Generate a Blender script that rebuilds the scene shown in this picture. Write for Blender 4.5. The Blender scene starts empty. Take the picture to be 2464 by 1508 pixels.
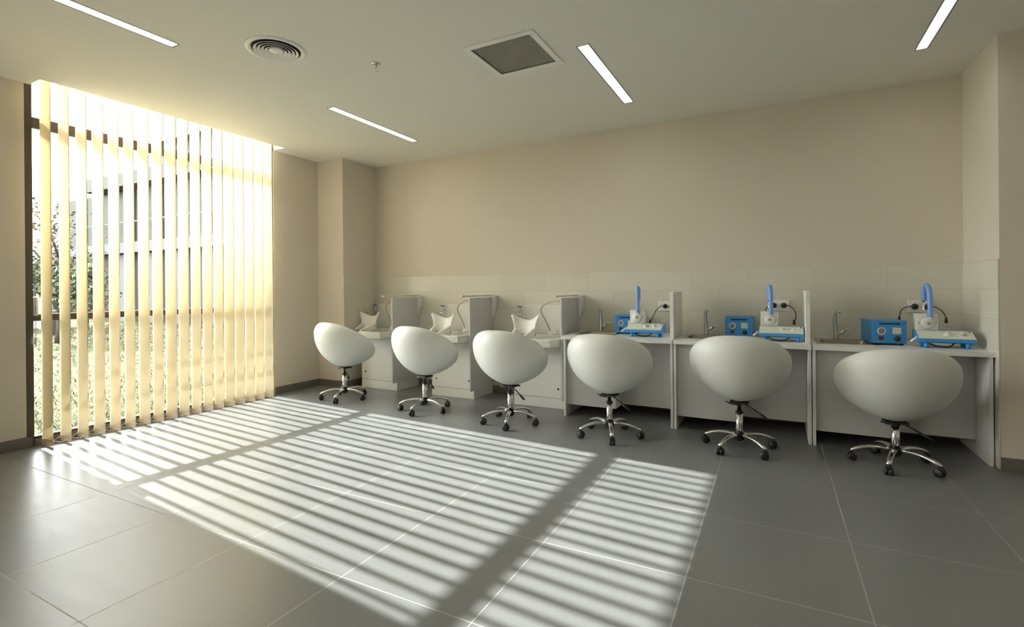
import bpy, math, random
from mathutils import Vector, Matrix
random.seed(7)
PI = math.pi
C = bpy.context.scene.collection
S = bpy.context.scene

# ------------------------------------------------------------------ camera
cd = bpy.data.cameras.new('camera'); cam = bpy.data.objects.new('camera', cd); C.objects.link(cam)
YAW, ROLL, CH, FPX, CY = .4865, -.0085, 1.1223, 1207.0, 694.57
rt = Vector((math.cos(YAW), math.sin(YAW), 0)); fw = Vector((-math.sin(YAW), math.cos(YAW), 0)); up = Vector((0, 0, 1))
r3 = rt * math.cos(ROLL) + up * math.sin(ROLL); u3 = up * math.cos(ROLL) - rt * math.sin(ROLL)
M4 = Matrix.Identity(4)
for i in range(3):
    M4[i][0] = r3[i]; M4[i][1] = u3[i]; M4[i][2] = -fw[i]
M4[2][3] = CH
cam.matrix_world = M4
cd.sensor_fit = 'HORIZONTAL'; cd.sensor_width = 36.0; cd.lens = FPX / 2464 * 36.0
cd.shift_x = 0.0; cd.shift_y = -(754.0 - CY) / 2464.0
cd.clip_start = .05; cd.clip_end = 300
S.camera = cam

# ------------------------------------------------------------------ sky, sun, exposure
W = bpy.data.worlds.new('sky'); S.world = W; W.use_nodes = True
wn = W.node_tree.nodes; wl = W.node_tree.links
bg = wn['Background']; bg.inputs[0].default_value = (1.0, 1.0, 1.0, 1); bg.inputs[1].default_value = 7.0
sd = bpy.data.lights.new('sun', 'SUN'); sd.energy = 7.3; sd.angle = math.radians(.6); sd.color = (1.0, .985, .95)
sun = bpy.data.objects.new('sun', sd); C.objects.link(sun)
sun.rotation_euler = Vector((1.0, -.078, -.618)).to_track_quat('-Z', 'Y').to_euler()
S.view_settings.view_transform = 'Standard'; S.view_settings.look = 'None'
S.view_settings.gamma = 1.0; S.view_settings.use_curve_mapping = False
S.view_settings.exposure = 1.33
LAMP = 5.2

# ------------------------------------------------------------------ materials
def mat(name, col, rough=.5, metal=0.0, spec=.5, coat=0.0):
    m = bpy.data.materials.new(name); m.use_nodes = True
    b = m.node_tree.nodes['Principled BSDF']
    b.inputs['Base Color'].default_value = (*col, 1); b.inputs['Roughness'].default_value = rough
    b.inputs['Metallic'].default_value = metal; b.inputs['Specular IOR Level'].default_value = spec
    b.inputs['Coat Weight'].default_value = coat
    return m
def nd(m, t, **kw):
    n = m.node_tree.nodes.new(t)
    for k, v in kw.items(): setattr(n, k, v)
    return n
def grain(m, scale=40, amount=.08, bump=.0, detail=4, coords='Object'):
    """subtle procedural colour grain and bump"""
    nt = m.node_tree; b = nt.nodes['Principled BSDF']; base = b.inputs['Base Color'].default_value[:]
    tc = nd(m, 'ShaderNodeTexCoord'); nz = nd(m, 'ShaderNodeTexNoise'); nz.inputs['Scale'].default_value = scale
    nz.inputs['Detail'].default_value = detail
    nt.links.new(tc.outputs[coords], nz.inputs['Vector'])
    mx = nd(m, 'ShaderNodeMix', data_type='RGBA')
    lo = [c * (1 - amount) for c in base[:3]] + [1]; hi = [min(1, c * (1 + amount)) for c in base[:3]] + [1]
    mx.inputs[6].default_value = lo; mx.inputs[7].default_value = hi
    nt.links.new(nz.outputs['Fac'], mx.inputs[0]); nt.links.new(mx.outputs[2], b.inputs['Base Color'])
    if bump:
        bp = nd(m, 'ShaderNodeBump'); bp.inputs['Strength'].default_value = bump; bp.inputs['Distance'].default_value = .01
        nt.links.new(nz.outputs['Fac'], bp.inputs['Height']); nt.links.new(bp.outputs['Normal'], b.inputs['Normal'])
    return m

m_wall = grain(mat('greige wall paint', (.715, .645, .54), .75, spec=.25), 60, .03, .05)
m_ceil = grain(mat('ceiling paint', (.84, .82, .73), .85, spec=.2), 50, .02, .03)
m_base = grain(mat('taupe skirting', (.17, .15, .13), .4), 30, .06)
m_white = grain(mat('white laminate', (.82, .81, .765), .38), 25, .02)
m_white2 = grain(mat('pale grey laminate', (.62, .61, .60), .4), 25, .02)
m_cream = grain(mat('cream laminate', (.78, .73, .62), .4), 25, .02)
m_leather = grain(mat('white leatherette', (.74, .745, .70), .42, spec=.45), 180, .03, .04)
m_ceramic = mat('glazed ceramic', (.78, .77, .70), .15, coat=.4)
m_plastic = mat('white plastic', (.88, .87, .81), .35)
m_ivory = mat('ivory plastic', (.68, .66, .56), .4)
m_chrome = mat('chrome', (.78, .78, .76), .12, metal=1)
m_steel = grain(mat('brushed steel', (.50, .46, .41), .32, metal=1), 90, .08)
m_black = mat('black plastic', (.018, .017, .016), .42)
m_blue = mat('blue painted metal', (.06, .32, .74), .38)
m_bluetube = mat('blue corrugated plastic', (.22, .42, .85), .35)
m_panelgrey = mat('pale green grey fascia', (.72, .77, .64), .45)
m_alu = mat('grey light frame', (.34, .34, .32), .5)
m_dark = mat('dark recess', (.02, .019, .017), .8)
m_red = mat('red rocker switch', (.22, .02, .05), .35)
m_label = mat('cream label', (.74, .72, .56), .5)
m_gauge = mat('grey gauge face', (.33, .31, .25), .4)
m_hose = mat('beige hose', (.42, .36, .26), .4)
m_frame = grain(mat('brown window frame', (.085, .065, .05), .45), 40, .06)
m_bead = mat('pale bead chain', (.75, .72, .65), .4)
m_darkbead = mat('dark bead chain', (.12, .10, .08), .4)
m_grillebar = mat('grey grille', (.42, .41, .34), .5)
m_chromeblue = mat('blue plastic cap', (.10, .25, .36), .4)

# thin cloth slats : light passes through
m_slat = bpy.data.materials.new('cream blind fabric'); m_slat.use_nodes = True
nt = m_slat.node_tree; nt.nodes.clear()
o_ = nt.nodes.new('ShaderNodeOutputMaterial'); df = nt.nodes.new('ShaderNodeBsdfDiffuse'); tl = nt.nodes.new('ShaderNodeBsdfTranslucent')
mx = nt.nodes.new('ShaderNodeMixShader'); mx.inputs[0].default_value = .56
df.inputs[0].default_value = (.92, .86, .72, 1); tl.inputs[0].default_value = (.90, .81, .60, 1)
wv = nt.nodes.new('ShaderNodeTexNoise'); wv.inputs['Scale'].default_value = 300
bp = nt.nodes.new('ShaderNodeBump'); bp.inputs['Strength'].default_value = .1; bp.inputs['Distance'].default_value = .002
nt.links.new(wv.outputs['Fac'], bp.inputs['Height']); nt.links.new(bp.outputs[0], df.inputs['Normal'])
nt.links.new(df.outputs[0], mx.inputs[1]); nt.links.new(tl.outputs[0], mx.inputs[2]); nt.links.new(mx.outputs[0], o_.inputs[0])

m_weight = m_slat.copy(); m_weight.name = 'doubled blind fabric'
[n for n in m_weight.node_tree.nodes if n.type == 'BSDF_TRANSLUCENT'][0].inputs[0].default_value = (.60, .43, .21, 1)
# window glass : clear, with a fresnel reflection
m_glass = bpy.data.materials.new('clear window glass'); m_glass.use_nodes = True
nt = m_glass.node_tree; nt.nodes.clear()
o_ = nt.nodes.new('ShaderNodeOutputMaterial'); tr = nt.nodes.new('ShaderNodeBsdfTransparent'); gl = nt.nodes.new('ShaderNodeBsdfGlossy')
gl.inputs['Roughness'].default_value = .02; fr = nt.nodes.new('ShaderNodeFresnel'); fr.inputs[0].default_value = 1.25
tr.inputs[0].default_value = (.95, .97, .96, 1)
mx = nt.nodes.new('ShaderNodeMixShader')
nt.links.new(fr.outputs[0], mx.inputs[0]); nt.links.new(tr.outputs[0], mx.inputs[1]); nt.links.new(gl.outputs[0], mx.inputs[2]); nt.links.new(mx.outputs[0], o_.inputs[0])

m_lamp = bpy.data.materials.new('lit diffuser'); m_lamp.use_nodes = True
nt = m_lamp.node_tree; nt.nodes.clear(); o_ = nt.nodes.new('ShaderNodeOutputMaterial'); em = nt.nodes.new('ShaderNodeEmission')
em.inputs[0].default_value = (1.0, .98, .90, 1); em.inputs[1].default_value = LAMP; nt.links.new(em.outputs[0], o_.inputs[0])

def tile_mat(name, col, grout, tw, th, ox, oy, gw, rough, offset, plane, rot=0.0, spec=.5, mottled=.08, bump=.04):
    m = mat(name, col, rough, spec=spec); nt = m.node_tree; b = nt.nodes['Principled BSDF']
    tc = nd(m, 'ShaderNodeTexCoord'); sep = nd(m, 'ShaderNodeSeparateXYZ'); cmb = nd(m, 'ShaderNodeCombineXYZ')
    mp0 = nd(m, 'ShaderNodeMapping'); mp0.inputs['Rotation'].default_value = (0, 0, rot)
    nt.links.new(tc.outputs['Object'], mp0.inputs['Vector']); nt.links.new(mp0.outputs[0], sep.inputs[0])
    nt.links.new(sep.outputs['XYZ'.index(plane[0])], cmb.inputs[0]); nt.links.new(sep.outputs['XYZ'.index(plane[1])], cmb.inputs[1])
    mp = nd(m, 'ShaderNodeMapping'); mp.inputs['Location'].default_value = (-ox, -oy, 0)
    nt.links.new(cmb.outputs[0], mp.inputs['Vector'])
    br = nd(m, 'ShaderNodeTexBrick'); br.offset = offset; br.offset_frequency = 2; br.squash = 1
    br.inputs['Scale'].default_value = 1; br.inputs['Brick Width'].default_value = tw; br.inputs['Row Height'].default_value = th
    br.inputs['Mortar Size'].default_value = gw; br.inputs['Mortar Smooth'].default_value = .1; br.inputs['Bias'].default_value = 0
    br.inputs['Color1'].default_value = (.97, .97, .97, 1); br.inputs['Color2'].default_value = (1.03, 1.03, 1.03, 1)
    br.inputs['Mortar'].default_value = (1, 1, 1, 1)
    nt.links.new(mp.outputs[0], br.inputs['Vector'])
    nz = nd(m, 'ShaderNodeTexNoise'); nz.inputs['Scale'].default_value = 3.0; nz.inputs['Detail'].default_value = 9; nz.inputs['Roughness'].default_value = .72
    st = nd(m, 'ShaderNodeMapping'); st.inputs['Scale'].default_value = (1.0, 5.0, 1) if plane == 'XY' else (1, 1, 4)
    nt.links.new(tc.outputs['Object'], st.inputs['Vector']); nt.links.new(st.outputs[0], nz.inputs['Vector'])
    c1 = nd(m, 'ShaderNodeMix', data_type='RGBA'); c1.inputs[6].default_value = (*[c * (1 - mottled) for c in col], 1); c1.inputs[7].default_value = (*[c * (1 + mottled) for c in col], 1)
    nt.links.new(nz.outputs['Fac'], c1.inputs[0])
    mu = nd(m, 'ShaderNodeMix', data_type='RGBA', blend_type='MULTIPLY'); mu.inputs[0].default_value = 1
    nt.links.new(c1.outputs[2], mu.inputs[6]); nt.links.new(br.outputs['Color'], mu.inputs[7])
    fin = nd(m, 'ShaderNodeMix', data_type='RGBA'); fin.inputs[7].default_value = (*grout, 1)
    nt.links.new(br.outputs['Fac'], fin.inputs[0]); nt.links.new(mu.outputs[2], fin.inputs[6]); nt.links.new(fin.outputs[2], b.inputs['Base Color'])
    n2 = nd(m, 'ShaderNodeTexNoise'); n2.inputs['Scale'].default_value = 160; n2.inputs['Detail'].default_value = 3
    nt.links.new(tc.outputs['Object'], n2.inputs['Vector'])
    b1 = nd(m, 'ShaderNodeBump'); b1.inputs['Strength'].default_value = bump; b1.inputs['Distance'].default_value = .004
    nt.links.new(n2.outputs['Fac'], b1.inputs['Height']); nt.links.new(b1.outputs[0], b.inputs['Normal'])
    rr = nd(m, 'ShaderNodeMapRange'); rr.inputs[3].default_value = rough - .06; rr.inputs[4].default_value = rough + .09
    nt.links.new(nz.outputs['Fac'], rr.inputs[0])
    gm = nd(m, 'ShaderNodeMix', data_type='FLOAT'); gm.inputs[3].default_value = .9          # grout is matt
    nt.links.new(br.outputs['Fac'], gm.inputs[0]); nt.links.new(rr.outputs[0], gm.inputs[2]); nt.links.new(gm.outputs[0], b.inputs['Roughness'])
    return m
m_floor = tile_mat('grey stoneware floor tiles', (.200, .205, .203), (.43, .415, .38), .6, .6, -2.11, .83, .0022, .29, 0.0, 'XY', rot=-.006, spec=.5)
m_wtile = tile_mat('pale stone wall tiles', (.71, .675, .57), (.63, .595, .50), .477, .1845, -.21, .911, .0026, .3, .5, 'XZ', mottled=.07)
m_wtile2 = tile_mat('pale stone wall tiles side', (.71, .675, .57), (.63, .595, .50), .477, .1845, 4.07, .911, .0026, .3, .5, 'YZ', mottled=.07)

# ------------------------------------------------------------------ mesh helpers
class MB:
    """collects shapes, becomes ONE mesh object"""
    def __init__(s): s.v = []; s.f = []; s.sm = []
    def add(s, vs, fs, smooth=False):
        n = len(s.v); s.v += [tuple(v) for v in vs]
        s.f += [tuple(i + n for i in f) for f in fs]; s.sm += [smooth] * len(fs); return s
    def box(s, x0, x1, y0, y1, z0, z1):
        v = [(x, y, z) for z in (z0, z1) for y in (y0, y1) for x in (x0, x1)]
        return s.add(v, [(0, 2, 3, 1), (4, 5, 7, 6), (0, 1, 5, 4), (2, 6, 7, 3), (0, 4, 6, 2), (1, 3, 7, 5)])
    def prism(s, pts, a0, a1, axis='Y'):
        """pts outline in the two other axes, extruded along axis"""
        def mk(p, a): return {'X': (a, p[0], p[1]), 'Y': (p[0], a, p[1]), 'Z': (p[0], p[1], a)}[axis]
        n = len(pts); v = [mk(p, a0) for p in pts] + [mk(p, a1) for p in pts]
        f = [tuple(range(n)), tuple(range(2 * n - 1, n - 1, -1))] + [(i, i + n, (i + 1) % n + n, (i + 1) % n) for i in range(n)]
        return s.add(v, f)
    def rings(s, rs, cap0=True, cap1=True, smooth=True, closed=False):
        n = len(rs[0]); v = [p for r in rs for p in r]; f = []
        m = len(rs)
        for k in range(m if closed else m - 1):
            for i in range(n):
                a, b = k * n, ((k + 1) % m) * n
                f.append((a + i, a + (i + 1) % n, b + (i + 1) % n, b + i))
        if not closed and cap0: f.append(tuple(range(n - 1, -1, -1)))
        if not closed and cap1: f.append(tuple((m - 1) * n + i for i in range(n)))
        return s.add(v, f, smooth)
    def tube(s, pts, r, n=10, cap=True, sy=1.0, closed=False):
        """tube through pts; r number or list; sy flattens"""
        P = [Vector(p) for p in pts]; R = r if isinstance(r, (list, tuple)) else [r] * len(P)
        rs = []; prev = None
        for i, p in enumerate(P):
            if closed: t = (P[(i + 1) % len(P)] - P[i - 1]).normalized()
            else: t = (P[min(i + 1, len(P) - 1)] - P[max(i - 1, 0)]).normalized()
            if prev is None: a = Vector((0, 0, 1)) if abs(t.z) < .9 else Vector((1, 0, 0))
            else: a = prev
            a = (a - t * a.dot(t)).normalized(); prev = a; b = t.cross(a)
            rs.append([p + a * (R[i] * sy * math.cos(2 * PI * k / n)) + b * (R[i] * math.sin(2 * PI * k / n)) for k in range(n)])
        return s.rings(rs, cap, cap, True, closed)
    def lathe(s, prof, n=24, c=(0, 0, 0), axis='Z', smooth=True, cap=True):
        """prof list of (r, h)"""
        rs = []
        for r, h in prof:
            ring = []
            for k in range(n):
                a = 2 * PI * k / n; u, w = r * math.cos(a), r * math.sin(a)
                p = {'Z': (u, w, h), 'Y': (u, h, w), 'X': (h, u, w)}[axis]
                ring.append((p[0] + c[0], p[1] + c[1], p[2] + c[2]))
            rs.append(ring)
        return s.rings(rs, cap, cap, smooth)
    def build(s, name, m, parent=None, bevel=0, loc=None, seg=2, subsurf=0, label=None):
        me = bpy.data.meshes.new(name); me.from_pydata(s.v, [], s.f)
        me.validate(); me.polygons.foreach_set('use_smooth', s.sm[:len(me.polygons)]); me.materials.append(m)
        import bmesh
        bm = bmesh.new(); bm.from_mesh(me); bmesh.ops.recalc_face_normals(bm, faces=bm.faces); bm.to_mesh(me); bm.free()
        o = bpy.data.objects.new(name, me); C.objects.link(o)
        if parent is not None: o.parent = parent
        if loc: o.location = loc
        if bevel:
            b = o.modifiers.new('bevel', 'BEVEL'); b.width = bevel; b.segments = seg; b.limit_method = 'ANGLE'; b.angle_limit = math.radians(40)
        if subsurf:
            b = o.modifiers.new('sub', 'SUBSURF'); b.levels = subsurf; b.render_levels = subsurf
        if label: o['label'] = label
        return o
def tag(o, label=None, cat=None, group=None, kind=None):
    if label: o['label'] = label
    if cat: o['category'] = cat
    if group: o['group'] = group
    if kind: o['kind'] = kind
    return o
def empty(name, loc, rz=0, label=None, cat=None, group=None):
    o = bpy.data.objects.new(name, None); C.objects.link(o); o.location = loc; o.rotation_euler = (0, 0, rz); o.empty_display_size = .1
    return tag(o, label, cat, group)
def copy_tree(o, parent=None):
    c = o.copy(); C.objects.link(c); c.parent = parent
    for ch in [x for x in bpy.data.objects if x.parent == o]: copy_tree(ch, c)
    return c
def struct(mb, name, m, **kw): return tag(mb.build(name, m, **kw), kind='structure')
def curve_pts(pts, n=8):
    """Catmull-Rom through pts"""
    P = [Vector(p) for p in pts]; P = [P[0] * 2 - P[1]] + P + [P[-1] * 2 - P[-2]]; out = []
    for i in range(1, len(P) - 2):
        for k in range(n):
            t = k / n; a, b, c, d = P[i - 1], P[i], P[i + 1], P[i + 2]
            out.append(.5 * ((2 * b) + (c - a) * t + (2 * a - 5 * b + 4 * c - d) * t * t + (3 * b - a - 3 * c + d) * t ** 3))
    out.append(P[-2]); return out

# ------------------------------------------------------------------ room shell
H = 2.6435; XW = -4.8175; YB = 4.7305; YC = 4.1939; XP = -4.4115; XR = 1.1905; YR = 4.068; ZT = 1.2815
XE, YS = 3.4, -3.2; WY0, WY1 = 1.595, 3.60; ZTOP = 2.935
struct(MB().box(XW - .3, XE + .2, YS - .2, YB + .25, -.2, 0), 'floor', m_floor)
# ceiling with openings : blind pocket, light troughs, air diffuser, return grille
LX = [(-3.315, -3.243), (-1.105, -1.030), (.800, .862)]
LY = [(2.995, 4.095), (.675, 1.775), (-1.645, -.545)]
BAY = -3.9                                   # unseen second window bay behind the viewer, added for more daylight
holes = [(XW, -4.635, WY0, WY1), (XW, -4.635, WY0 + BAY, WY1 + BAY)]
lamps = []
for j, (y0, y1) in enumerate(LY):
    for i, (x0, x1) in enumerate(LX):
        holes.append((x0, x1, y0, y1)); lamps.append((x0, x1, y0, y1, i, j))
GR = (-1.710, -1.297, 2.697, 3.112); holes.append(GR)
xs = sorted({XW - .25, XE + .1} | {h[0] for h in holes} | {h[1] for h in holes}); ys = sorted({YS - .1, YB + .2} | {h[2] for h in holes} | {h[3] for h in holes})
cb = MB()
for i in range(len(xs) - 1):
    for j in range(len(ys) - 1):
        cx, cy = (xs[i] + xs[i + 1]) / 2, (ys[j] + ys[j + 1]) / 2
        if any(h[0] < cx < h[1] and h[2] < cy < h[3] for h in holes): continue
        if cx < XW and (WY0 - .06 < cy < WY1 or WY0 + BAY - .06 < cy < WY1 + BAY): continue
        cb.box(xs[i], xs[i + 1], ys[j], ys[j + 1], H, H + .02)
struct(cb, 'ceiling', m_ceil)
struct(MB().box(XW - .3, XE + .2, YS - .2, YB + .25, 3.1, 3.3), 'trim_1', m_ceil)          # unseen slab over the ceiling void, added to keep sky light out
struct(MB().box(-4.635, -4.615, WY0 - .1, WY1 + .1, H + .02, 3.1).box(XW - .08, -4.615, WY0 - .12, WY0 - .005, H + .02, 3.1).box(XW - .08, -4.615, WY1 + .005, WY1 + .12, H + .02, 3.1).box(XW - .08, -4.615, WY0 - .1, WY1 + .1, 2.96, 2.98), 'trim_2', m_ceil)  # pocket box
struct(MB().box(-4.635, -4.615, WY0 + BAY - .1, WY1 + BAY + .1, H + .02, 3.1).box(XW - .08, -4.615, WY0 + BAY - .12, WY0 + BAY - .005, H + .02, 3.1).box(XW - .08, -4.615, WY1 + BAY + .005, WY1 + BAY + .12, H + .02, 3.1).box(XW - .08, -4.615, WY0 + BAY - .1, WY1 + BAY + .1, 2.96, 2.98), 'trim_5', m_ceil)  # pocket box of the added window bay
# walls
struct(MB().box(XW - .25, XW, YS, WY0 + BAY - .03, 0, 3.1).box(XW - .25, XW, WY1 + BAY, WY0 - .03, 0, 3.1).box(XW - .25, XW - .02, WY0 + BAY - .03, WY1 + BAY, ZTOP, 3.1).box(XW - .25, XW, WY1, YC + .02, 0, 3.1).box(XW - .25, XW - .02, WY0 - .03, WY1, ZTOP, 3.1), 'wall_left', m_wall)
struct(MB().box(XW - .25, XP, YC, YB + .2, 0, 3.1).box(XP, XR, YB, YB + .2, 0, 3.1), 'wall_back', m_wall)
struct(MB().box(XR, XE + .2, YR, YB + .2, 0, 3.1).box(XE, XE + .2, YS - .2, YR, 0, 3.1), 'wall_right', m_wall)
struct(MB().box(XW - .25, XE, YS - .2, YS, 0, 3.1), 'wall_front', m_wall)
# tiled dado
struct(MB().box(XP, XR, YB - .008, YB, 0, ZT), 'trim_3', m_wtile, bevel=.002)
struct(MB().box(XP, XP + .008, YC + .0, YB - .008, 0, ZT).box(XR - .008, XR, YR + .0, YB - .008, 0, ZT), 'trim_4', m_wtile2, bevel=.002)
# skirting
BH = .078
struct(MB().box(XW, XW + .012, YS, WY0 + BAY, 0, BH).box(XW, XW + .012, WY1 + BAY, WY0, 0, BH).box(XW, XW + .012, WY1, YC - .012, 0, BH), 'baseboard_left', m_base, bevel=.002)
struct(MB().box(XW, XP + .012, YC - .012, YC, 0, BH).box(XP, XP + .02, YC, YB - .02, 0, BH).box(XP + .008, XR - .008, YB - .020, YB - .008, 0, BH), 'baseboard_back', m_base, bevel=.002)
struct(MB().box(XR - .0, XE, YR - .012, YR, 0, BH).box(XE - .012, XE, YS, YR - .012, 0, BH), 'baseboard_right', m_base, bevel=.002)

# window, set flush in the left wall
win = struct(MB().box(XW - .075, XW, WY0 - .03, WY0 + .013, 0, ZTOP).box(XW - .075, XW - .01, WY1 - .04, WY1, 0, ZTOP)
             .box(XW - .075, XW - .03, WY0, WY1, 0, .066).box(XW - .075, XW - .03, WY0, WY1, ZTOP - .04, ZTOP), 'window_1', m_frame)
MB().box(XW - .08, XW - .03, WY0 + .013, WY1 - .04, 2.345, 2.420).build('transom', m_frame, win, bevel=.003)
MB().box(XW - .08, XW - .03, WY0 + .013, WY1 - .04, .914, .961).build('transom', m_frame, win, bevel=.003)
MB().box(XW - .032, XW + .0, WY0 + .013, WY1 - .04, .066, .074).box(XW - .034, XW - .026, WY0 + .013, WY1 - .04, .961, .967).build('glazing_bead', m_bead, win)
MB().box(XW - .03, XW + .006, WY0 + .013, WY1 - .04, .0, .055).build('kick_plate', m_base, win)
for z0, z1 in ((.066, .914), (.961, 2.345), (2.42, ZTOP - .04)):
    MB().box(XW - .058, XW - .054, WY0 + .013, WY1 - .04, z0, z1).build('pane', m_glass, win)
MB().box(XW - .02, XW - .006, WY0 + .018, WY0 + .045, .955, 1.09).box(XW - .006, XW + .012, WY0 + .022, WY0 + .038, 1.0, 1.03).build('window_handle', m_plastic, win, bevel=.004)

# ------------------------------------------------------------------ vertical blind
blind = empty('vertical_blind', (-4.715, 2.55, 0), 0, 'vertical blind of cream fabric slats hanging open in front of the tall window', 'blind')
MB().box(-.02, .02, WY0 - 2.55 + .01, WY1 - 2.55 - .01, 2.90, 2.94).build('head_rail', m_plastic, blind, bevel=.003)
sw, ang = .1225, math.atan2(.19, .982)
ux, uy = math.cos(ang), math.sin(ang); nx, ny = -uy, ux
def slat_mesh(z0, z1, bow=.004, th=.0009, w=sw):
    n = 8; ro, ri = [], []
    def pt(t, off):
        a = (t - .5) * w; b = bow * (1 - (2 * t - 1) ** 2) + off
        return (ux * a + nx * b, uy * a + ny * b)
    out = [pt(k / n, th) for k in range(n + 1)] + [pt(k / n, -th) for k in range(n, -1, -1)]
    return MB().rings([[(x, y, z) for x, y in out] for z in (z0, z1)], True, True, False)
slat0 = slat_mesh(.024, 2.905).build('slat', m_slat, blind)
for p in slat0.data.polygons: p.use_smooth = abs(p.normal.z) < .5 and p.area > .01
w0 = slat_mesh(.012, .052, th=.0028, w=sw * .99).build('bottom_weight', m_weight, slat0)
for k in range(18):
    o = slat0 if k == 0 else slat0.copy()
    if k: C.objects.link(o)
    o.location = (random.uniform(-.002, .002), 1.648 + .1063 * k - 2.55, 0)
    o.rotation_euler = (0, 0, random.uniform(-.035, .035) + (.03 if k % 5 == 3 else 0))
    if k:
        w = w0.copy(); C.objects.link(w); w.parent = o
ch = MB()
for s_ in (-1, 1):
    pts = []
    for k in range(18):
        y = 1.648 + .1063 * k - 2.55
        pts.append((s_ * ux * sw * .42, y + s_ * uy * sw * .42, .045))
        if k < 17: pts.append((s_ * ux * sw * .42, y + s_ * uy * sw * .42 + .053, .022))
    ch.tube(pts, .0016, 5)
ch.build('spacer_chain', m_bead, blind)
ch = MB(); yy = WY0 - 2.55 + .012
for dx in (-.085, -.070):
    z = .80
    while z < 2.88:
        ch.lathe([(.0006, -.003), (.0022, -.0015), (.0022, .0015), (.0006, .003)], 6, (dx, yy + .004, z)); z += .0085
ch.build('control_chain', m_darkbead, blind)
MB().lathe([(.004, -.06), (.009, -.05), (.009, -.01), (.003, 0)], 12, (-.078, yy + .004, .80)).build('chain_weight', m_plastic, blind)

b2 = copy_tree(blind); b2.location.y += BAY; tag(b2, 'vertical blind of cream slats in the added unseen second window, behind the viewer', 'blind')
w2 = copy_tree(win); w2.name = 'window_2_added'; w2.location.y += BAY  # added window and its blind, out of view, let in more daylight

# ------------------------------------------------------------------ ceiling fittings
where = {(0, 0): 'nearest the vertical blind', (1, 0): 'just right of the square grille', (2, 0): 'at the right end of the basin wall',
         (0, 1): 'at the upper left, left of the round air diffuser'}
for x0, x1, y0, y1, i, j in lamps:
    lab = {(0, 0): 'slim recessed linear ceiling light between the blind and the square grille', (1, 0): 'slim recessed linear ceiling light just right of the square grille',
           (2, 0): 'recessed linear ceiling light at the top right, near the right pillar', (0, 1): 'recessed linear ceiling light at the top left, left of the round diffuser'}.get((i, j))
    if not lab: lab = 'unseen recessed linear ceiling light added in the part of the room behind the viewer'  # lights out of view are added to brighten the room
    t = empty('ceiling_light', ((x0 + x1) / 2, (y0 + y1) / 2, H), 0, lab, 'ceiling light', 'linear ceiling lights' if (i, j) in where else 'added linear ceiling lights behind the viewer')
    hx, hy = (x1 - x0) / 2, (y1 - y0) / 2
    fb = MB()
    for sx in (-1, 1): fb.box(min(sx * hx, sx * (hx - .003)), max(sx * hx, sx * (hx - .003)), -hy, hy, -.0015, .05).box(min(sx * hx, sx * (hx + .006)), max(sx * hx, sx * (hx + .006)), -hy - .006, hy + .006, -.002, 0)
    for sy in (-1, 1): fb.box(-hx, hx, min(sy * hy, sy * (hy - .003)), max(sy * hy, sy * (hy - .003)), -.0015, .05).box(-hx, hx, min(sy * hy, sy * (hy + .006)), max(sy * hy, sy * (hy + .006)), -.002, 0)
    fb.box(-hx, hx, -hy, hy, .045, .05)
    fb.build('trim_frame', m_alu, t)
    MB().box(-hx + .003, hx - .003, -hy + .003, hy - .003, .016, .020).build('diffuser', m_lamp, t)
# round air diffuser
t = empty('air_diffuser', (-2.785, 2.11, H), 0, 'round white air diffuser of nested rings in the ceiling', 'air vent')
MB().lathe([(.142, .002), (.148, -.006), (.164, -.010), (.178, -.004), (.180, 0), (.142, .0015)], 48, cap=False).build('outer_ring', m_plastic, t)
MB().lathe([(.001, -.0005), (.144, -.0005), (.144, -.001), (.001, -.001)], 40).build('dark_throat', m_dark, t)
for r in (.130, .108, .086, .064):
    MB().lathe([(r - .016, -.003), (r - .008, -.010), (r, -.014), (r + .001, -.012), (r - .006, -.007), (r - .014, -.002)], 40, cap=False).build('cone_ring', m_plastic, t)
MB().lathe([(.001, -.014), (.034, -.013), (.044, -.009), (.044, -.006), (.001, -.004)], 32).build('centre_cap', m_plastic, t)
# sprinkler
t = empty('fire_sprinkler', (-2.376, 2.559, H), 0, 'small chrome fire sprinkler head hanging from the ceiling', 'sprinkler')
MB().lathe([(.001, -.008), (.022, -.007), (.034, 0), (.001, 0)], 24).build('rosette', m_chrome, t)
MB().lathe([(.001, 0), (.008, -.001), (.009, -.020), (.006, -.026), (.001, -.026)], 14).build('nozzle', m_chrome, t)
MB().tube([(-.008, 0, -.022), (-.012, 0, -.036), (-.004, 0, -.050)], .0018, 6).tube([(.008, 0, -.022), (.012, 0, -.036), (.004, 0, -.050)], .0018, 6).lathe([(.001, -.052), (.014, -.051), (.014, -.049), (.001, -.049)], 16).build('deflector', m_chrome, t)
# square return grille
gx, gy = (GR[0] + GR[1]) / 2, (GR[2] + GR[3]) / 2; gh = (GR[1] - GR[0]) / 2
t = empty('ceiling_grille', (gx, gy, H), 0, 'square ceiling return grille of fine dark mesh in a pale frame', 'air vent')
fb = MB(); o2 = gh + .040
fb.box(-o2, o2, -o2, -gh, -.008, .0).box(-o2, o2, gh, o2, -.008, .0).box(-o2, -gh, -gh, gh, -.008, .0).box(gh, o2, -gh, gh, -.008, .0)
fb.build('frame', m_plastic, t, bevel=.003)
fb = MB(); n = 38
for k in range(n):
    a = -gh + (k + .5) * 2 * gh / n
    fb.box(a - .0018, a + .0018, -gh, gh, .002, .012); fb.box(-gh, gh, a - .0018, a + .0018, .0025, .0115)
fb.build('mesh_core', m_grillebar, t)
MB().box(-gh, gh, -gh, gh, .05, .055).box(-gh - .002, -gh, -gh, gh, 0, .055).box(gh, gh + .002, -gh, gh, 0, .055).box(-gh, gh, -gh - .002, -gh, 0, .055).box(-gh, gh, gh, gh + .002, 0, .055).build('duct_box', m_dark, t)

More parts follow.
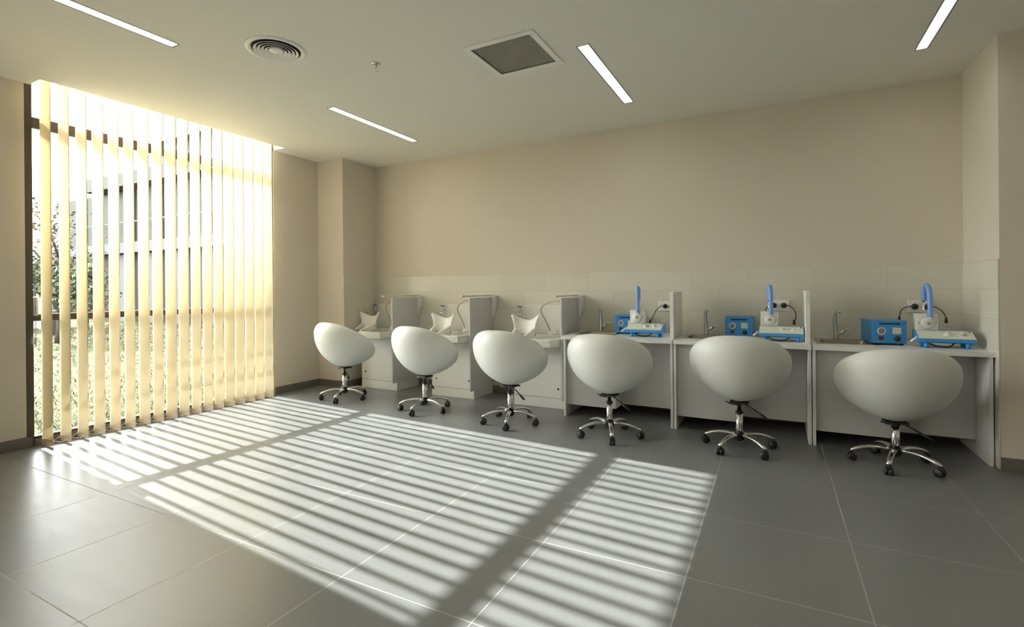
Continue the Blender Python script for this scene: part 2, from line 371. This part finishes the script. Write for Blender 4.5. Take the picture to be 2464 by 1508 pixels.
# ------------------------------------------------------------------ basin units
def make_basin(W_front=4.33):
    t = empty('treatment_basin_unit', (0, 0, 0))
    F = W_front
    MB().box(-.265, .262, F, 4.715, .095, .585).build('cabinet', m_cream if False else m_white, t, bevel=.002)
    MB().box(-.265, .262, F - .002, 4.715, 0, .092).build('plinth', m_white, t, bevel=.002)
    for x in (-.205, .20):
        MB().lathe([(.001, F - .004), (.010, F - .004), (.012, F - .001), (.012, F), (.001, F)], 14, (x, 0, .185), 'Y').build('screw_cap', m_chrome, t)
        MB().lathe([(.001, F - .0065), (.0085, F - .0065), (.0085, F - .004), (.001, F - .004)], 10, (x, 0, .185), 'Y').build('screw_head', m_black, t)
    MB().box(.262, .280, 4.24, 4.695, 0 + .095, 1.035).build('side_panel', m_white2, t, bevel=.002)
    MB().prism([(.281, .82), (.281, 1.05), (.325, 1.05), (.325, .93)], 4.665, 4.720).build('side_bracket', m_white, t, bevel=.003)
    MB().box(-.385, .262, 4.700, 4.720, .60, .955).build('back_panel', m_white, t, bevel=.003)
    # faceted ceramic basin with sunk bowl
    out = [(-.262, 4.69), (.258, 4.69), (.258, 4.24), (.222, 4.105), (0, 4.10), (-.004, 4.145), (-.14, 4.15), (-.262, 4.30)]
    inn = [(-.215, 4.60), (.215, 4.60), (.215, 4.27), (.19, 4.165), (.03, 4.165), (.0, 4.19), (-.12, 4.20), (-.215, 4.33)]
    bot = [(-.13, 4.52), (.15, 4.52), (.15, 4.33), (.13, 4.26), (.04, 4.26), (.0, 4.27), (-.07, 4.28), (-.13, 4.36)]
    und = [(.9 * x, 4.42 + .93 * (y - 4.42)) for x, y in out]
    R = lambda P, z: [(x, y, z) for x, y in P]
    bs = MB().rings([R(und, .584), R(out, .592), R(out, .662), R(inn, .664), R(bot, .602)], True, True, False)
    b = bs.build('basin', m_ceramic, t, bevel=.006, seg=3)
    MB().lathe([(.001, .6035), (.014, .6035), (.014, .6045), (.001, .6045)], 16, (.06, 4.33, 0)).build('drain', m_dark, b)
    MB().lathe([(.001, .0), (.011, .0), (.011, .0015), (.001, .0015)], 14, (.095, 4.135, .6625)).build('plug_hole', m_dark, b)
    # butterfly shield standing on the rim
    sh = MB(); n = 18; top = []; 
    def outline(u):          # u -1..1 -> top height
        a = abs(u); return .815 + .058 * min(1, (a / .86)) ** 2.2 - (.02 * max(0, (a - .86) / .14) ** 2)
    rows = 8; grid = []
    for r in range(rows + 1):
        v = r / rows; row = []
        for k in range(n + 1):
            u = -1 + 2 * k / n
            zt = outline(u); z = .664 + (zt - .664) * v
            hw = .105 - .012 * math.sin(PI * v * .9) + .040 * v ** 1.6 + .012 * (1 - v) ** 3
            x = -.185 + u * hw * 1.10; y = 4.40 + .055 * (1 - u * u) * (.6 + .4 * v) + .02 * v
            row.append((x, y, z))
        grid.append(row)
    loop = []
    for r in range(rows + 1): loop.append([*grid[r], *[(x, y + .014, z) for x, y, z in reversed(grid[r])]])
    sh.rings(loop, True, True, True)
    s_ = sh.build('splash_shield', m_plastic, t)
    for sx in (-1, 1):
        MB().prism([(4.415, .664), (4.30 - (.12 if sx > 0 else 0), .664), (4.30 - (.12 if sx > 0 else 0), .674), (4.41, .735)], -.185 + sx * .098 - .012, -.185 + sx * .098 + .012, 'X').build('shield_foot', m_plastic, s_, bevel=.006, seg=3)
    # swivel rail and hose
    MB().tube([(.272, 4.10, 1.052), (.272, 4.66, 1.052)], .0075, 10).build('rail', m_ivory, t)
    MB().tube([(.272, 4.64, 1.052), (.272, 4.69, 1.052)], .006, 8).build('rail_stub', m_white, t)
    for ya, yb_, r in ((4.095, 4.112, .011), (4.60, 4.63, .014), (4.69, 4.705, .014)):
        MB().lathe([(.001, ya), (r, ya), (r, yb_), (.001, yb_)], 12, (.272, 0, 1.052), 'Y').build('rail_collar', m_white, t)
    hs = curve_pts([(.255, 4.25, 1.005), (.18, 4.33, 1.005), (.06, 4.44, .985), (-.035, 4.50, .945), (-.045, 4.50, .89), (.0, 4.50, .81), (.045, 4.49, .73), (.05, 4.48, .70)], 6)
    MB().tube(hs, .0065, 8).build('hose', m_hose, t)
    MB().lathe([(.001, .664), (.020, .664), (.018, .680), (.010, .690), (.009, .705), (.001, .705)], 14, (.05, 4.48, 0)).tube([(.05, 4.48, .682), (.10, 4.50, .690), (.13, 4.52, .700)], [.012, .011, .009], 8).lathe([(.001, 4.49), (.013, 4.49), (.013, 4.52), (.001, 4.52)], 12, (.125, 0, .715), 'Y').build('hose_nozzle', m_plastic, t)
    MB().lathe([(.001, 4.486), (.006, 4.486), (.006, 4.49), (.001, 4.49)], 10, (.125, 0, .715), 'Y').build('nozzle_eye', m_black, t)
    # small valve at the left end of the back panel
    v = MB().lathe([(.001, .862), (.008, .862), (.009, .90), (.012, .93), (.001, .93)], 12, (-.365, 4.665, 0)).box(-.375, -.355, 4.665, 4.70, .885, .90).build('valve', m_chrome, t)
    MB().box(-.388, -.342, 4.650, 4.680, .930, .943).build('valve_lever', m_chromeblue, v, bevel=.002)
    MB().box(-.386, -.344, 4.650, 4.680, .850, .861).build('valve_ring', m_chrome, v, bevel=.002)
    return t
labels = ['white basin unit with beige hose in the middle of the row of three', 'white basin unit with beige hose joined to the first sink desk', 'white basin unit with swivel rail beside the left corner, first from the window']
b0 = make_basin()
for k, (x, dy) in enumerate(((-3.000, 0), (-2.012, 0), (-4.005, 0))):
    o = b0 if k == 0 else copy_tree(b0)
    o.location = (x, dy, 0)
    if k == 2: [c for c in bpy.data.objects if c.parent == o and c.name.startswith('splash_shield')][0].location.x = -.05
    tag(o, labels[k], 'basin unit', 'treatment basin units along the wall')

# ------------------------------------------------------------------ sink desks
YD = 4.12; ZD = .706; YK = YB - .012
def make_desk(x0, x1, divider, label):
    w = x1 - x0
    t = empty('sink_desk', (x0, YD, 0), 0, label, 'desk', 'sink desks along the tiled wall')
    d = YK - YD
    # sink opening
    sx0, sx1, sy0, sy1 = .050, .395, .150, .545
    xl = -.012 if x0 < -1.5 else .001
    wt = MB().box(xl, sx0, -.026, d, ZD - .03, ZD).box(sx1, w + (.012 if not divider else -.004) , -.026, d, ZD - .03, ZD).box(sx0, sx1, -.026, sy0, ZD - .03, ZD).box(sx0, sx1, sy1, d, ZD - .03, ZD)
    wt.build('worktop', m_white, t)
    MB().box(0, .020, 0, d, 0, ZD - .030).build('side_panel', m_white, t, bevel=.0015)
    MB().box(w - .024, w - .004, 0, d, 0, ZD - .030).build('side_panel', m_white, t, bevel=.0015)
    MB().box(.021, .46, .030, .048, .10, ZD - .031).box(.442, .46, .048, d - .06, .10, ZD - .031).box(.021, .442, .048, d - .06, .10, .118).build('sink_cupboard', m_white2, t, bevel=.0015)
    MB().box(.461, w - .025, .235, .253, .10, ZD - .031).build('modesty_panel', m_white2, t, bevel=.0015)
    if divider:
        MB().box(w - .034, w - .006, .060, d - .12, ZD + .0005, 1.087).build('divider', m_white, t, bevel=.002)
    # steel sink
    n = 28
    def rr(cx, cy, hx, hy, r, z):
        P = []
        for q, (sx, sy) in enumerate(((1, 1), (-1, 1), (-1, -1), (1, -1))):
            for k in range(n // 4):
                a = PI / 2 * (q + k / (n // 4 - 1)); P.append((cx + sx * (hx - r) + r * math.cos(a), cy + sy * (hy - r) + r * math.sin(a), z))
        return P
    cx, cy, hx, hy = (sx0 + sx1) / 2, (sy0 + sy1) / 2, (sx1 - sx0) / 2, (sy1 - sy0) / 2
    sk = MB().rings([rr(cx, cy, hx + .012, hy + .012, .02, ZD + .0005), rr(cx, cy, hx + .010, hy + .010, .02, ZD + .004), rr(cx, cy - .03, hx - .02, hy - .055, .05, ZD + .002), rr(cx, cy - .03, hx - .032, hy - .067, .05, ZD - .10), rr(cx, cy - .03, .02, .02, .015, ZD - .108)], False, True, False)
    s_ = sk.build('sink', m_steel, t)
    MB().lathe([(.001, 0), (.022, 0), (.022, .002), (.001, .002)], 16, (cx, cy - .03, ZD - .107)).build('drain', m_chrome, s_)
    # mixer tap
    fx, fy = .185, .500
    body = curve_pts([(fx, fy, ZD + .004), (fx, fy + .002, ZD + .07), (fx - .004, fy + .006, ZD + .14), (fx - .002, fy - .004, ZD + .195), (fx + .008, fy - .035, ZD + .222), (fx + .020, fy - .07, ZD + .215)], 5)
    R = [.021, .021, .020, .019, .0185, .018, .0175, .017, .0165, .016, .0155, .015, .0145, .014, .0135, .013, .0125, .012, .012, .0115, .011, .011, .011, .011, .011, .011]
    f = MB().tube(body, R[:len(body)], 14).lathe([(.001, ZD + .003), (.028, ZD + .003), (.027, ZD + .010), (.001, ZD + .010)], 18, (fx, fy, 0)).tube([(fx, fy, ZD + .035), (fx + .035, fy - .008, ZD + .055), (fx + .055, fy - .012, ZD + .075)], [.016, .016, .014], 12).build('faucet', m_chrome, t)
    MB().tube([(fx + .05, fy - .012, ZD + .072), (fx + .075, fy - .022, ZD + .088), (fx + .115, fy - .04, ZD + .090)], [.013, .007, .004], 8).build('lever', m_chrome, f)
    return t
DX = [(-1.672, -.735, True), (-.733, .213, True), (.215, 1.178, False)]
dl = ['white laminate sink desk with divider, next to the basin units', 'white laminate sink desk in the middle, between two upright dividers', 'white laminate sink desk at the right end against the pillar']
for (a, b, dv), l in zip(DX, dl): make_desk(a, b, dv, l)

# ------------------------------------------------------------------ blue compressor boxes
def make_comp():
    t = empty('compressor_box', (0, 0, 0)); w, dpt, h = .205, .24, .168
    MB().box(-w / 2, w / 2, 0, dpt, .010, h).build('case', m_blue, t, bevel=.006, seg=3)
    MB().box(-w / 2 + .004, w / 2 - .004, -.003, 0, .014, h - .034).build('front_plate', m_blue, t, bevel=.002)
    MB().box(-w / 2 - .002, w / 2 + .002, -.004, dpt, h - .006, h + .002).build('lid', m_blue, t, bevel=.003)
    MB().box(-.058, .062, -.0035, .002, h - .024, h - .015).build('slot', m_dark, t)
    g = MB().lathe([(.019, -.003), (.019, -.009), (.025, -.009), (.026, -.003)], 24, (-.047, 0, .098), 'Y', cap=False).build('gauge', m_white, t)
    MB().lathe([(.001, -.006), (.019, -.006), (.019, -.003), (.001, -.003)], 20, (-.047, 0, .098), 'Y').build('dial', m_gauge, g)
    MB().box(.018, .068, -.005, -.003, .078, .123).build('label_plate', m_label, t)
    sw_ = MB().box(-.062, -.034, -.006, -.003, .035, .060).build('switch', m_black, t, bevel=.001)
    MB().box(-.054, -.040, -.009, -.006, .040, .055).build('rocker', m_red, sw_, bevel=.001)
    MB().lathe([(.001, -.022), (.016, -.021), (.018, -.003), (.001, -.003)], 20, (.045, 0, .045), 'Y').build('knob', m_black, t)
    for x in (-.08, .08):
        for y in (.025, .21): MB().lathe([(.001, 0), (.011, 0), (.012, .010), (.001, .010)], 12, (x, y, 0)).build('foot', m_black, t)
    return t
def make_inhaler():
    """console with sloped fascia, white pump block with clear dial and blue corrugated hose"""
    t = empty('inhalation_device', (0, 0, 0))      # origin left front at worktop, x to the right
    body = MB().prism([(.005, .038), (0, .060), (.095, .108), (.17, .108), (.17, .030), (.05, .030)], 0, .300, 'X').build('console', m_blue, t, bevel=.004)
    a = math.atan2(.048, .095)
    pl = MB().box(.004, .296, .003, .102, 0, .004).build('fascia', m_panelgrey, t, bevel=.0015); pl.location = (0, 0, .0605); pl.rotation_euler = (a, 0, 0)
    for x in (.165, .238):
        k = MB().lathe([(.001, 0), (.026, 0), (.026, .002), (.001, .002)], 24, (0, 0, 0)).build('knob_scale', m_plastic, pl); k.location = (x, .055, .004)
    for x in (.165, .238):
        k = MB().lathe([(.001, 0), (.016, 0), (.014, .014), (.001, .015)], 20).box(-.002, .002, -.015, .015, .013, .019).build('knob', m_ivory, pl); k.location = (x, .055, .006)
    k = MB().lathe([(.001, 0), (.005, 0), (.005, .003), (.001, .003)], 12).build('indicator', m_black, pl); k.location = (.282, .088, .004)
    MB().box(.128, .130, .006, .098, .004, .005).box(.200, .202, .006, .098, .004, .005).build('panel_line', m_plastic, pl)
    for x in (.045, .262):
        for y in (.03, .13): MB().lathe([(.001, 0), (.013, 0), (.015, .034), (.001, .036)], 16, (x, y, 0)).build('foot', m_blue, t)
    # white block
    MB().box(.008, .128, .105, .185, .109, .222).build('pump_block', m_plastic, t, bevel=.004)
    d_ = MB().lathe([(.001, .088), (.030, .088), (.040, .095), (.042, .105), (.001, .105)], 28, (.072, 0, .160), 'Y').build('dial', m_ceramic, t)
    MB().lathe([(.001, .082), (.009, .082), (.010, .088), (.001, .088)], 12, (.072, 0, .160), 'Y').build('port', m_gauge, d_)
    for x in (.030, .114): MB().lathe([(.001, .101), (.006, .101), (.006, .105), (.001, .105)], 10, (x, 0, .160), 'Y').build('screw', m_gauge, t)
    # corrugated hose: up from the dial, over and half way down behind
    P = curve_pts([(.080, .086, .200), (.082, .088, .26), (.081, .090, .33), (.078, .098, .385), (.074, .120, .412), (.070, .150, .405), (.067, .168, .365), (.066, .172, .31)], 14)
    R = [.0170 if (i // 1) % 2 else .0140 for i in range(len(P))]
    MB().tube(P, R, 14).build('corrugated_hose', m_bluetube, t)
    MB().lathe([(.001, .185), (.012, .185), (.012, .204), (.001, .204)], 14, (.082, .088, 0)).build('hose_cuff', m_ceramic, t)
    MB().tube([(.066, .172, .31), (.064, .168, .26), (.062, .150, .222)], [.010, .006, .006], 10).build('outlet_pipe', m_chrome, t)
    MB().tube([(-.002, .03, .072), (-.040, .012, .040)], .007, 8).build('side_spout', m_plastic, t)
    MB().tube(curve_pts([(.06, .06, .030), (.10, .03, .012), (.17, .05, .008), (.21, .09, .030)], 6), .004, 6).build('cable', m_black, t)
    return t
c0 = make_comp(); i0 = make_inhaler()
cpos = [(-1.205, 4.470, .02), (-.281, 4.48, .0), (.690, 4.335, .15)]
ipos = [(-1.150, 4.245, -.04), (-.128, 4.275, -.02), (.832, 4.225, .02)]
cl = ['blue compressor box with gauge on the left sink desk, partly behind the white pump block', 'blue compressor box with gauge standing alone on the middle sink desk', 'largest looking blue compressor box, on the right sink desk']
il = ['blue and grey inhalation device with upright blue hose on the left sink desk', 'blue and grey inhalation device with upright blue hose on the middle sink desk', 'blue and grey inhalation device with upright blue hose on the right sink desk']
for k in range(3):
    o = c0 if k == 0 else copy_tree(c0); x, y, r = cpos[k]
    o.location = (x, y, ZD + .0005); o.rotation_euler.z = r; tag(o, cl[k], 'medical device', 'blue compressor boxes on the desks')
    o = i0 if k == 0 else copy_tree(i0); x, y, r = ipos[k]
    o.location = (x, y, ZD + .0005); o.rotation_euler.z = r; tag(o, il[k], 'medical device', 'inhalation devices on the desks')

# ------------------------------------------------------------------ sockets and cords
def make_outlet():
    t = empty('wall_socket', (0, 0, 0))
    MB().box(-.077, .077, -.014, 0, -.044, .044).build('face_plate', m_plastic, t, bevel=.003)
    for x in (-.036, .036):
        MB().lathe([(.022, -.013), (.022, -.017), (.027, -.017), (.028, -.013)], 24, (x, 0, 0), 'Y', cap=False).build('socket_ring', m_plastic, t)
    return t
s0 = make_outlet(); YO = YB - .0085
sl = ['double wall socket with one black plug, beside the first desk divider', 'double wall socket with two black plugs above the middle sink desk', 'double wall socket behind the blue hose above the right sink desk']
SX = [(-.895, .952), (.010, .966), (.940, .965)]
for k, (x, z) in enumerate(SX):
    o = s0 if k == 0 else copy_tree(s0); o.location = (x, YO, z); tag(o, sl[k], 'wall socket', 'double wall sockets on the dado')
def cord(x, z, pts, label):
    t = empty('power_cord', (x, YO - .014, z), 0, label, 'power cord', 'black power cords')
    MB().lathe([(.001, 0), (.019, 0), (.021, -.012), (.016, -.028), (.001, -.032)], 18, (0, 0, 0), 'Y').build('plug', m_black, t)
    p = [(0, -.024, 0)] + pts
    MB().tube(curve_pts(p, 8), .0035, 7).build('cable', m_black, t)
    e = Vector(pts[-1])
    MB().tube([e + Vector((0, 0, .028)), e, e - Vector((0, 0, .012))], [.006, .0095, .0095], 8).build('connector', m_black, t)
cord(SX[0][0] - .01, SX[0][1], [(-.04, -.03, -.004), (-.075, -.05, -.04), (-.095, -.10, -.10), (-.105, -.16, -.145)], 'black power cord plugged in left of the first desk divider')
cord(SX[1][0] + .036, SX[1][1], [(.04, -.03, -.002), (.075, -.05, -.035), (.085, -.10, -.085), (.070, -.15, -.135)], 'black power cord curving right from the middle socket, from its right plug')
cord(SX[1][0] - .036, SX[1][1], [(-.03, -.03, -.002), (-.058, -.05, -.03), (-.060, -.10, -.09), (-.05, -.15, -.130)], 'black power cord on the left plug of the middle socket, behind the blue hose')
cord(SX[2][0] - .036, SX[2][1], [(-.04, -.03, .0), (-.085, -.05, -.02), (-.105, -.09, -.06), (-.115, -.13, -.095)], 'black power cord curving left from the right socket down to the blue box')
cord(SX[2][0] + .036, SX[2][1], [(.03, -.03, .0), (.07, -.05, -.025), (.085, -.08, -.06), (.082, -.12, -.100)], 'black power cord on the right plug of the right socket, right of the blue hose')

# ------------------------------------------------------------------ tub chairs
def make_chair():
    t = empty('tub_chair', (0, 0, 0))          # faces +Y, origin on the floor under the column
    n = 48
    def sm(x): return x * x * (3 - 2 * x)
    def params(th):
        f = (1 - math.cos(th)) / 2
        zr = .791 - .295 * f ** 1.45; zw = .680 - .235 * f ** 1.5
        R = 1 / math.sqrt((math.sin(th) / .326) ** 2 + (math.cos(th) / (.285 if math.cos(th) > 0 else .300)) ** 2)
        return f, zr, zw, R
    zb = .318; rings = []
    outer = [-90, -86, -80, -72, -63, -54, -45, -36, -27, -18, -9, 0, 15, 30, 45, 60, 75, 90, 110, 130, 150, 175]
    for a in outer:
        ring = []
        for k in range(n):
            th = 2 * PI * k / n; f, zr, zw, R = params(th); s_, c_ = math.sin(math.radians(a)), math.cos(math.radians(a))
            rho = .078 - .036 * f
            if a <= 0:
                r = R * max(0, c_) ** 1.18; z = zw + (zw - zb) * s_ * 1.0
                if -70 < a < -30: r *= 1 - .0035 * math.sin(13 * th) * max(0, math.cos(th)) * (1 - abs(a + 52) / 24 if abs(a + 52) < 24 else 0)
            else:
                r = (R - rho) + rho * c_; z = zw + (zr - zw) * s_
            # the front dips under the knees a little
            ring.append((r * math.sin(th), -r * math.cos(th), z))
        rings.append(ring)
    # inside down to the seat
    for q, (rr_, zz) in enumerate(((.98, .50), (.93, .462), (.80, .452))):
        ring = []
        for k in range(n):
            th = 2 * PI * k / n; f, zr, zw, R = params(th); r = (R - .150 + .070 * f) * rr_; z = min(zw - .02 * (q + 1), zz)
            ring.append((r * math.sin(th), -r * math.cos(th), z))
        rings.append(ring)
    MB().rings(rings, True, True, True).build('tub_shell', m_leather, t, subsurf=1)
    # seat cushion
    cr = []
    for rr_, zz in ((.70, .440), (.93, .448), (.985, .462), (.97, .478), (.85, .490), (.45, .497), (.02, .499)):
        ring = []
        for k in range(n):
            th = 2 * PI * k / n; f, zr, zw, R = params(th); r = (R - .157 + .066 * f) * rr_; ring.append((r * math.sin(th), -r * math.cos(th) + .0, zz))
        cr.append(ring)
    MB().rings(cr, True, True, True).build('seat_cushion', m_leather, t)
    MB().prism([(-.06, -.05), (.06, -.05), (.06, .05), (-.06, .05)], .306, .318, 'Z').tube([(-.085, -.03, .315), (-.05, -.05, .306), (.0, -.055, .304)], .006, 6).build('mount_plate', m_black, t, bevel=.003)
    MB().lathe([(.001, .22), (.014, .22), (.014, .306), (.022, .308), (.001, .309)], 18).build('piston', m_chrome, t)
    MB().lathe([(.001, .095), (.0235, .095), (.0235, .252), (.001, .252)], 24).build('column', m_chrome, t)
    MB().lathe([(.001, .250), (.0255, .250), (.0255, .260), (.016, .264), (.001, .264)], 20).build('column_collar', m_black, t)
    MB().lathe([(.001, .060), (.022, .060), (.033, .075), (.033, .105), (.028, .112), (.001, .112)], 24).build('hub', m_black, t)
    lv = MB().tube([(.035, -.02, .306), (.085, -.035, .282), (.125, -.048, .258)], .0048, 7).build('lever', m_black, t)
    MB().tube([(.115, -.045, .264), (.140, -.053, .248), (.175, -.062, .226)], [.006, .0115, .009], 9, sy=.7).build('lever_grip', m_black, lv)
    base = []
    for k in range(5):
        a = 2 * PI * k / 5
        e = bpy.data.objects.new('star_leg', None)
        P = [(.025, 0, .098), (.06, 0, .103), (.10, 0, .104), (.14, 0, .100), (.18, 0, .090), (.215, 0, .076), (.238, 0, .064)]
        leg = MB().tube(P, [.020, .018, .0165, .016, .0155, .0155, .013], 12, sy=.68).build('leg', m_chrome, t)
        leg.rotation_euler.z = a
        base.append(leg)
        cst = MB()
        cst.tube([(.236, 0, .066), (.236, 0, .045)], .006, 8)
        for sy in (-1, 1): cst.lathe([(.001, sy * .004), (.020, sy * .004), (.0255, sy * .008), (.0255, sy * .018), (.018, sy * .0215), (.001, sy * .022)], 20, (.228, 0, .0255), 'Y')
        cst.prism([(.206, .030), (.214, .050), (.236, .056), (.252, .046), (.250, .034), (.228, .040)], -.006, .006, 'Y')
        c_ = cst.build('caster', m_black, leg)
    return t, base
ch0, base0 = make_chair()
cpos = [(-3.965, 3.775, 12, 6, .012), (-2.905, 3.742, 8, -10, .006), (-1.985, 3.705, 5, 2, 0), (-1.135, 3.715, 3, 3, 0), (-.240, 3.81, 0, 27, .012), (.645, 3.888, -6, 37, -.041)]
cl = ['white leatherette tub chair farthest left, in front of the first basin unit', 'white leatherette tub chair in front of the middle basin unit', 'white leatherette tub chair in front of the basin unit next to the desks',
      'white leatherette tub chair at the left sink desk, beside the third basin unit', 'white leatherette tub chair at the middle sink desk', 'white leatherette tub chair farthest right, at the right sink desk']
src = [ch0]
for k, (x, y, rz, st, dz) in enumerate(cpos):
    o = ch0 if k == 0 else copy_tree(ch0)
    o.location = (x, y, 0); o.rotation_euler.z = -math.radians(rz); tag(o, cl[k], 'chair', 'white tub chairs')
    for c in [c for c in bpy.data.objects if c.parent == o and c.name.split('.')[0] in ('tub_shell', 'seat_cushion', 'mount_plate', 'lever', 'piston')]: c.location.z = dz
    q = 0
    for c in [c for c in bpy.data.objects if c.parent == o and c.name.split('.')[0] == 'leg']:
        c.rotation_euler.z = math.radians(st + rz) + 2 * PI * q / 5; q += 1
        for g in [g for g in bpy.data.objects if g.parent == c]:
            # casters swivel each its own way about their stem
            a = random.uniform(-1.2, 1.2); px = .236
            g.matrix_parent_inverse = Matrix.Identity(4)
            g.location = (px - px * math.cos(a), -px * math.sin(a), 0); g.rotation_euler.z = a

# ------------------------------------------------------------------ outdoors
m_grass = mat('meadow ground', (.26, .29, .13), .9, spec=.1)
nt = m_grass.node_tree; b = nt.nodes['Principled BSDF']
tc = nd(m_grass, 'ShaderNodeTexCoord'); n1 = nd(m_grass, 'ShaderNodeTexNoise'); n1.inputs['Scale'].default_value = 1.6; n1.inputs['Detail'].default_value = 10; n1.inputs['Roughness'].default_value = .8
cr = nd(m_grass, 'ShaderNodeValToRGB'); e = cr.color_ramp.elements
e[0].position = .32; e[0].color = (.030, .036, .014, 1); e[1].position = .66; e[1].color = (.056, .049, .030, 1); x_ = e.new(.5); x_.color = (.040, .044, .019, 1)
nt.links.new(tc.outputs['Object'], n1.inputs['Vector']); nt.links.new(n1.outputs['Fac'], cr.inputs[0]); nt.links.new(cr.outputs[0], b.inputs['Base Color'])
g = MB(); g.add([(XW - .3, -30, -.06), (XW - .3, 40, -.06), (-90, 40, .0), (-90, -30, .0)], [(0, 1, 2, 3)])
struct(MB().box(-90, XW - .30, -40, 45, -.3, -.05), 'ground', m_grass)
# grass blades
m_blade = mat('grass blades', (.052, .050, .028), .8, spec=.1)
grain(m_blade, 2.5, .25)
gb = MB()
for k in range(14000):
    d = random.random() ** 1.6 * 16; x = XW - .35 - d; y = min(random.uniform(.2, 4.2 + d * .75) + d * .12, random.uniform(6, 9.9))
    h = random.uniform(.025, .06); a = random.uniform(0, PI); w = .004 + .0008 * d; lx, ly = random.uniform(-.06, .06), random.uniform(-.06, .06)
    gb.add([(x - w * math.cos(a), y - w * math.sin(a), -.05), (x + w * math.cos(a), y + w * math.sin(a), -.05), (x + lx, y + ly, h - .05)], [(0, 1, 2)])
tag(gb.build('grass_tuft', m_blade), 'rough yellowish green grass growing outside the window', 'grass', kind='stuff')
# neighbouring wing, facade faces the viewer's side (-Y)
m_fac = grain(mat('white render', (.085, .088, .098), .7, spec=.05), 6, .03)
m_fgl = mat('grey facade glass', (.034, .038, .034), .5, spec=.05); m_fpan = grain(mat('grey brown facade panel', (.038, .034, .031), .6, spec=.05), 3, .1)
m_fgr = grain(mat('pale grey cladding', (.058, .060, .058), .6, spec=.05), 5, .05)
bd = empty('neighbouring_building', (-19, 10.5, 0), 0, 'white modern building with grey window bands seen through the blind', 'building')
def bx(a, b_, y0, y1, z0, z1): return MB().box(a + 19, b_ + 19, y0, y1, z0, z1)
bx(-29, -6.5, .25, 8, -.05, 5.25).build('wall', m_fpan, bd)
bx(-29.2, -6.3, -.25, .30, 2.66, 3.06).build('floor_band', m_fac, bd)
bx(-25.5, -6.3, -.35, 8, 5.25, 5.75).build('roof', m_fgr, bd)
bx(-20.5, -6.3, .1, 8, 5.75, 8.3).build('upper_storey', m_fgr, bd)
bx(-20.8, -6.0, -.3, 8, 6.6, 6.75).build('canopy', m_fac, bd)
bx(-29.2, -6.3, -.22, -.18, 3.83, 3.88).build('handrail', m_fac, bd)
x = -28.6; k = 0
while x < -7:
    wdt = 2.0
    bx(x + .12, x + wdt - .12, .18, .25, 3.1, 5.2).build('window', m_fgl, bd)
    if x > -26.5:
        bx(x + .1, x + wdt * .5, .18, .25, .05, 2.6).build('window', m_fgl, bd)
        bx(x + wdt * .58, x + wdt * .82, .0, .22, -.05, 2.62).build('pilaster', m_fac, bd)
    x += wdt; k += 1
# trees and shrubs
m_bark = grain(mat('bark', (.040, .036, .031), .9, spec=.05), 20, .2); m_leaf = grain(mat('autumn leaves', (.075, .070, .036), .8, spec=.1), 1.5, .5)
m_leaf2 = grain(mat('grey green leaves', (.060, .066, .042), .8, spec=.1), 1.5, .4)
def tree(name, loc, h, spread, leaves, lm, label, seed, low=.3, cat='tree'):
    rnd = random.Random(seed); t = empty(name, loc, 0, label, cat)
    wd = MB(); tips = []
    def grow(p, d, ln, r, lev):
        q = p + d * ln; mid = (p + q) / 2 + Vector((rnd.uniform(-1, 1), rnd.uniform(-1, 1), 0)) * ln * .06
        wd.tube([p, mid, q], [r, r * .8, r * .62], 5)
        if lev == 0: tips.append(q); return
        for _ in range(3 if lev > 1 else 4):
            nd_ = (d + Vector((rnd.uniform(-1, 1), rnd.uniform(-1, 1), rnd.uniform(-.25, .6))) * spread).normalized()
            grow(p + (q - p) * rnd.uniform(.55, 1), nd_, ln * rnd.uniform(.55, .8), r * .5, lev - 1)
        if lev < 4: tips.append(q)
    grow(Vector((0, 0, -.05)), Vector((.03, 0, 1)), h * low, h * .018, 4)
    wd.build('branches', m_bark, t)
    if leaves:
        lb = MB()
        for _ in range(leaves):
            c = rnd.choice(tips) + Vector((rnd.gauss(0, 1), rnd.gauss(0, 1), rnd.gauss(0, 1))) * h * .06
            if c.z < .02: c.z = abs(c.z) + .02
            a = Vector((rnd.uniform(-1, 1), rnd.uniform(-1, 1), rnd.uniform(-1, 1))).normalized(); b_ = a.orthogonal().normalized(); s_ = rnd.uniform(.03, .07)
            lb.add([c - a * s_, c + b_ * s_ * .6, c + a * s_, c - b_ * s_ * .6], [(0, 1, 2, 3)])
        lb.build('foliage', lm, t)
    return t
tree('bare_tree', (-17.5, 6.3, 0), 4.6, .75, 500, m_leaf, 'thin bare branched tree outside, seen left of the first slats', 3, .33)
tree('bare_tree', (-23.0, 8.0, 0), 4.2, .6, 300, m_leaf, 'bare branched tree standing at the left end of the white building', 11, .3)
tree('shrub', (-14.8, 5.35, 0), 3.1, .8, 3800, m_leaf2, 'yellowing leafy shrub outside by the left edge of the window', 5, .25, 'shrub')
tree('shrub', (-19.0, 7.6, 0), 2.5, .9, 3000, m_leaf, 'low leafy shrub in front of the white building', 8, .22, 'shrub')
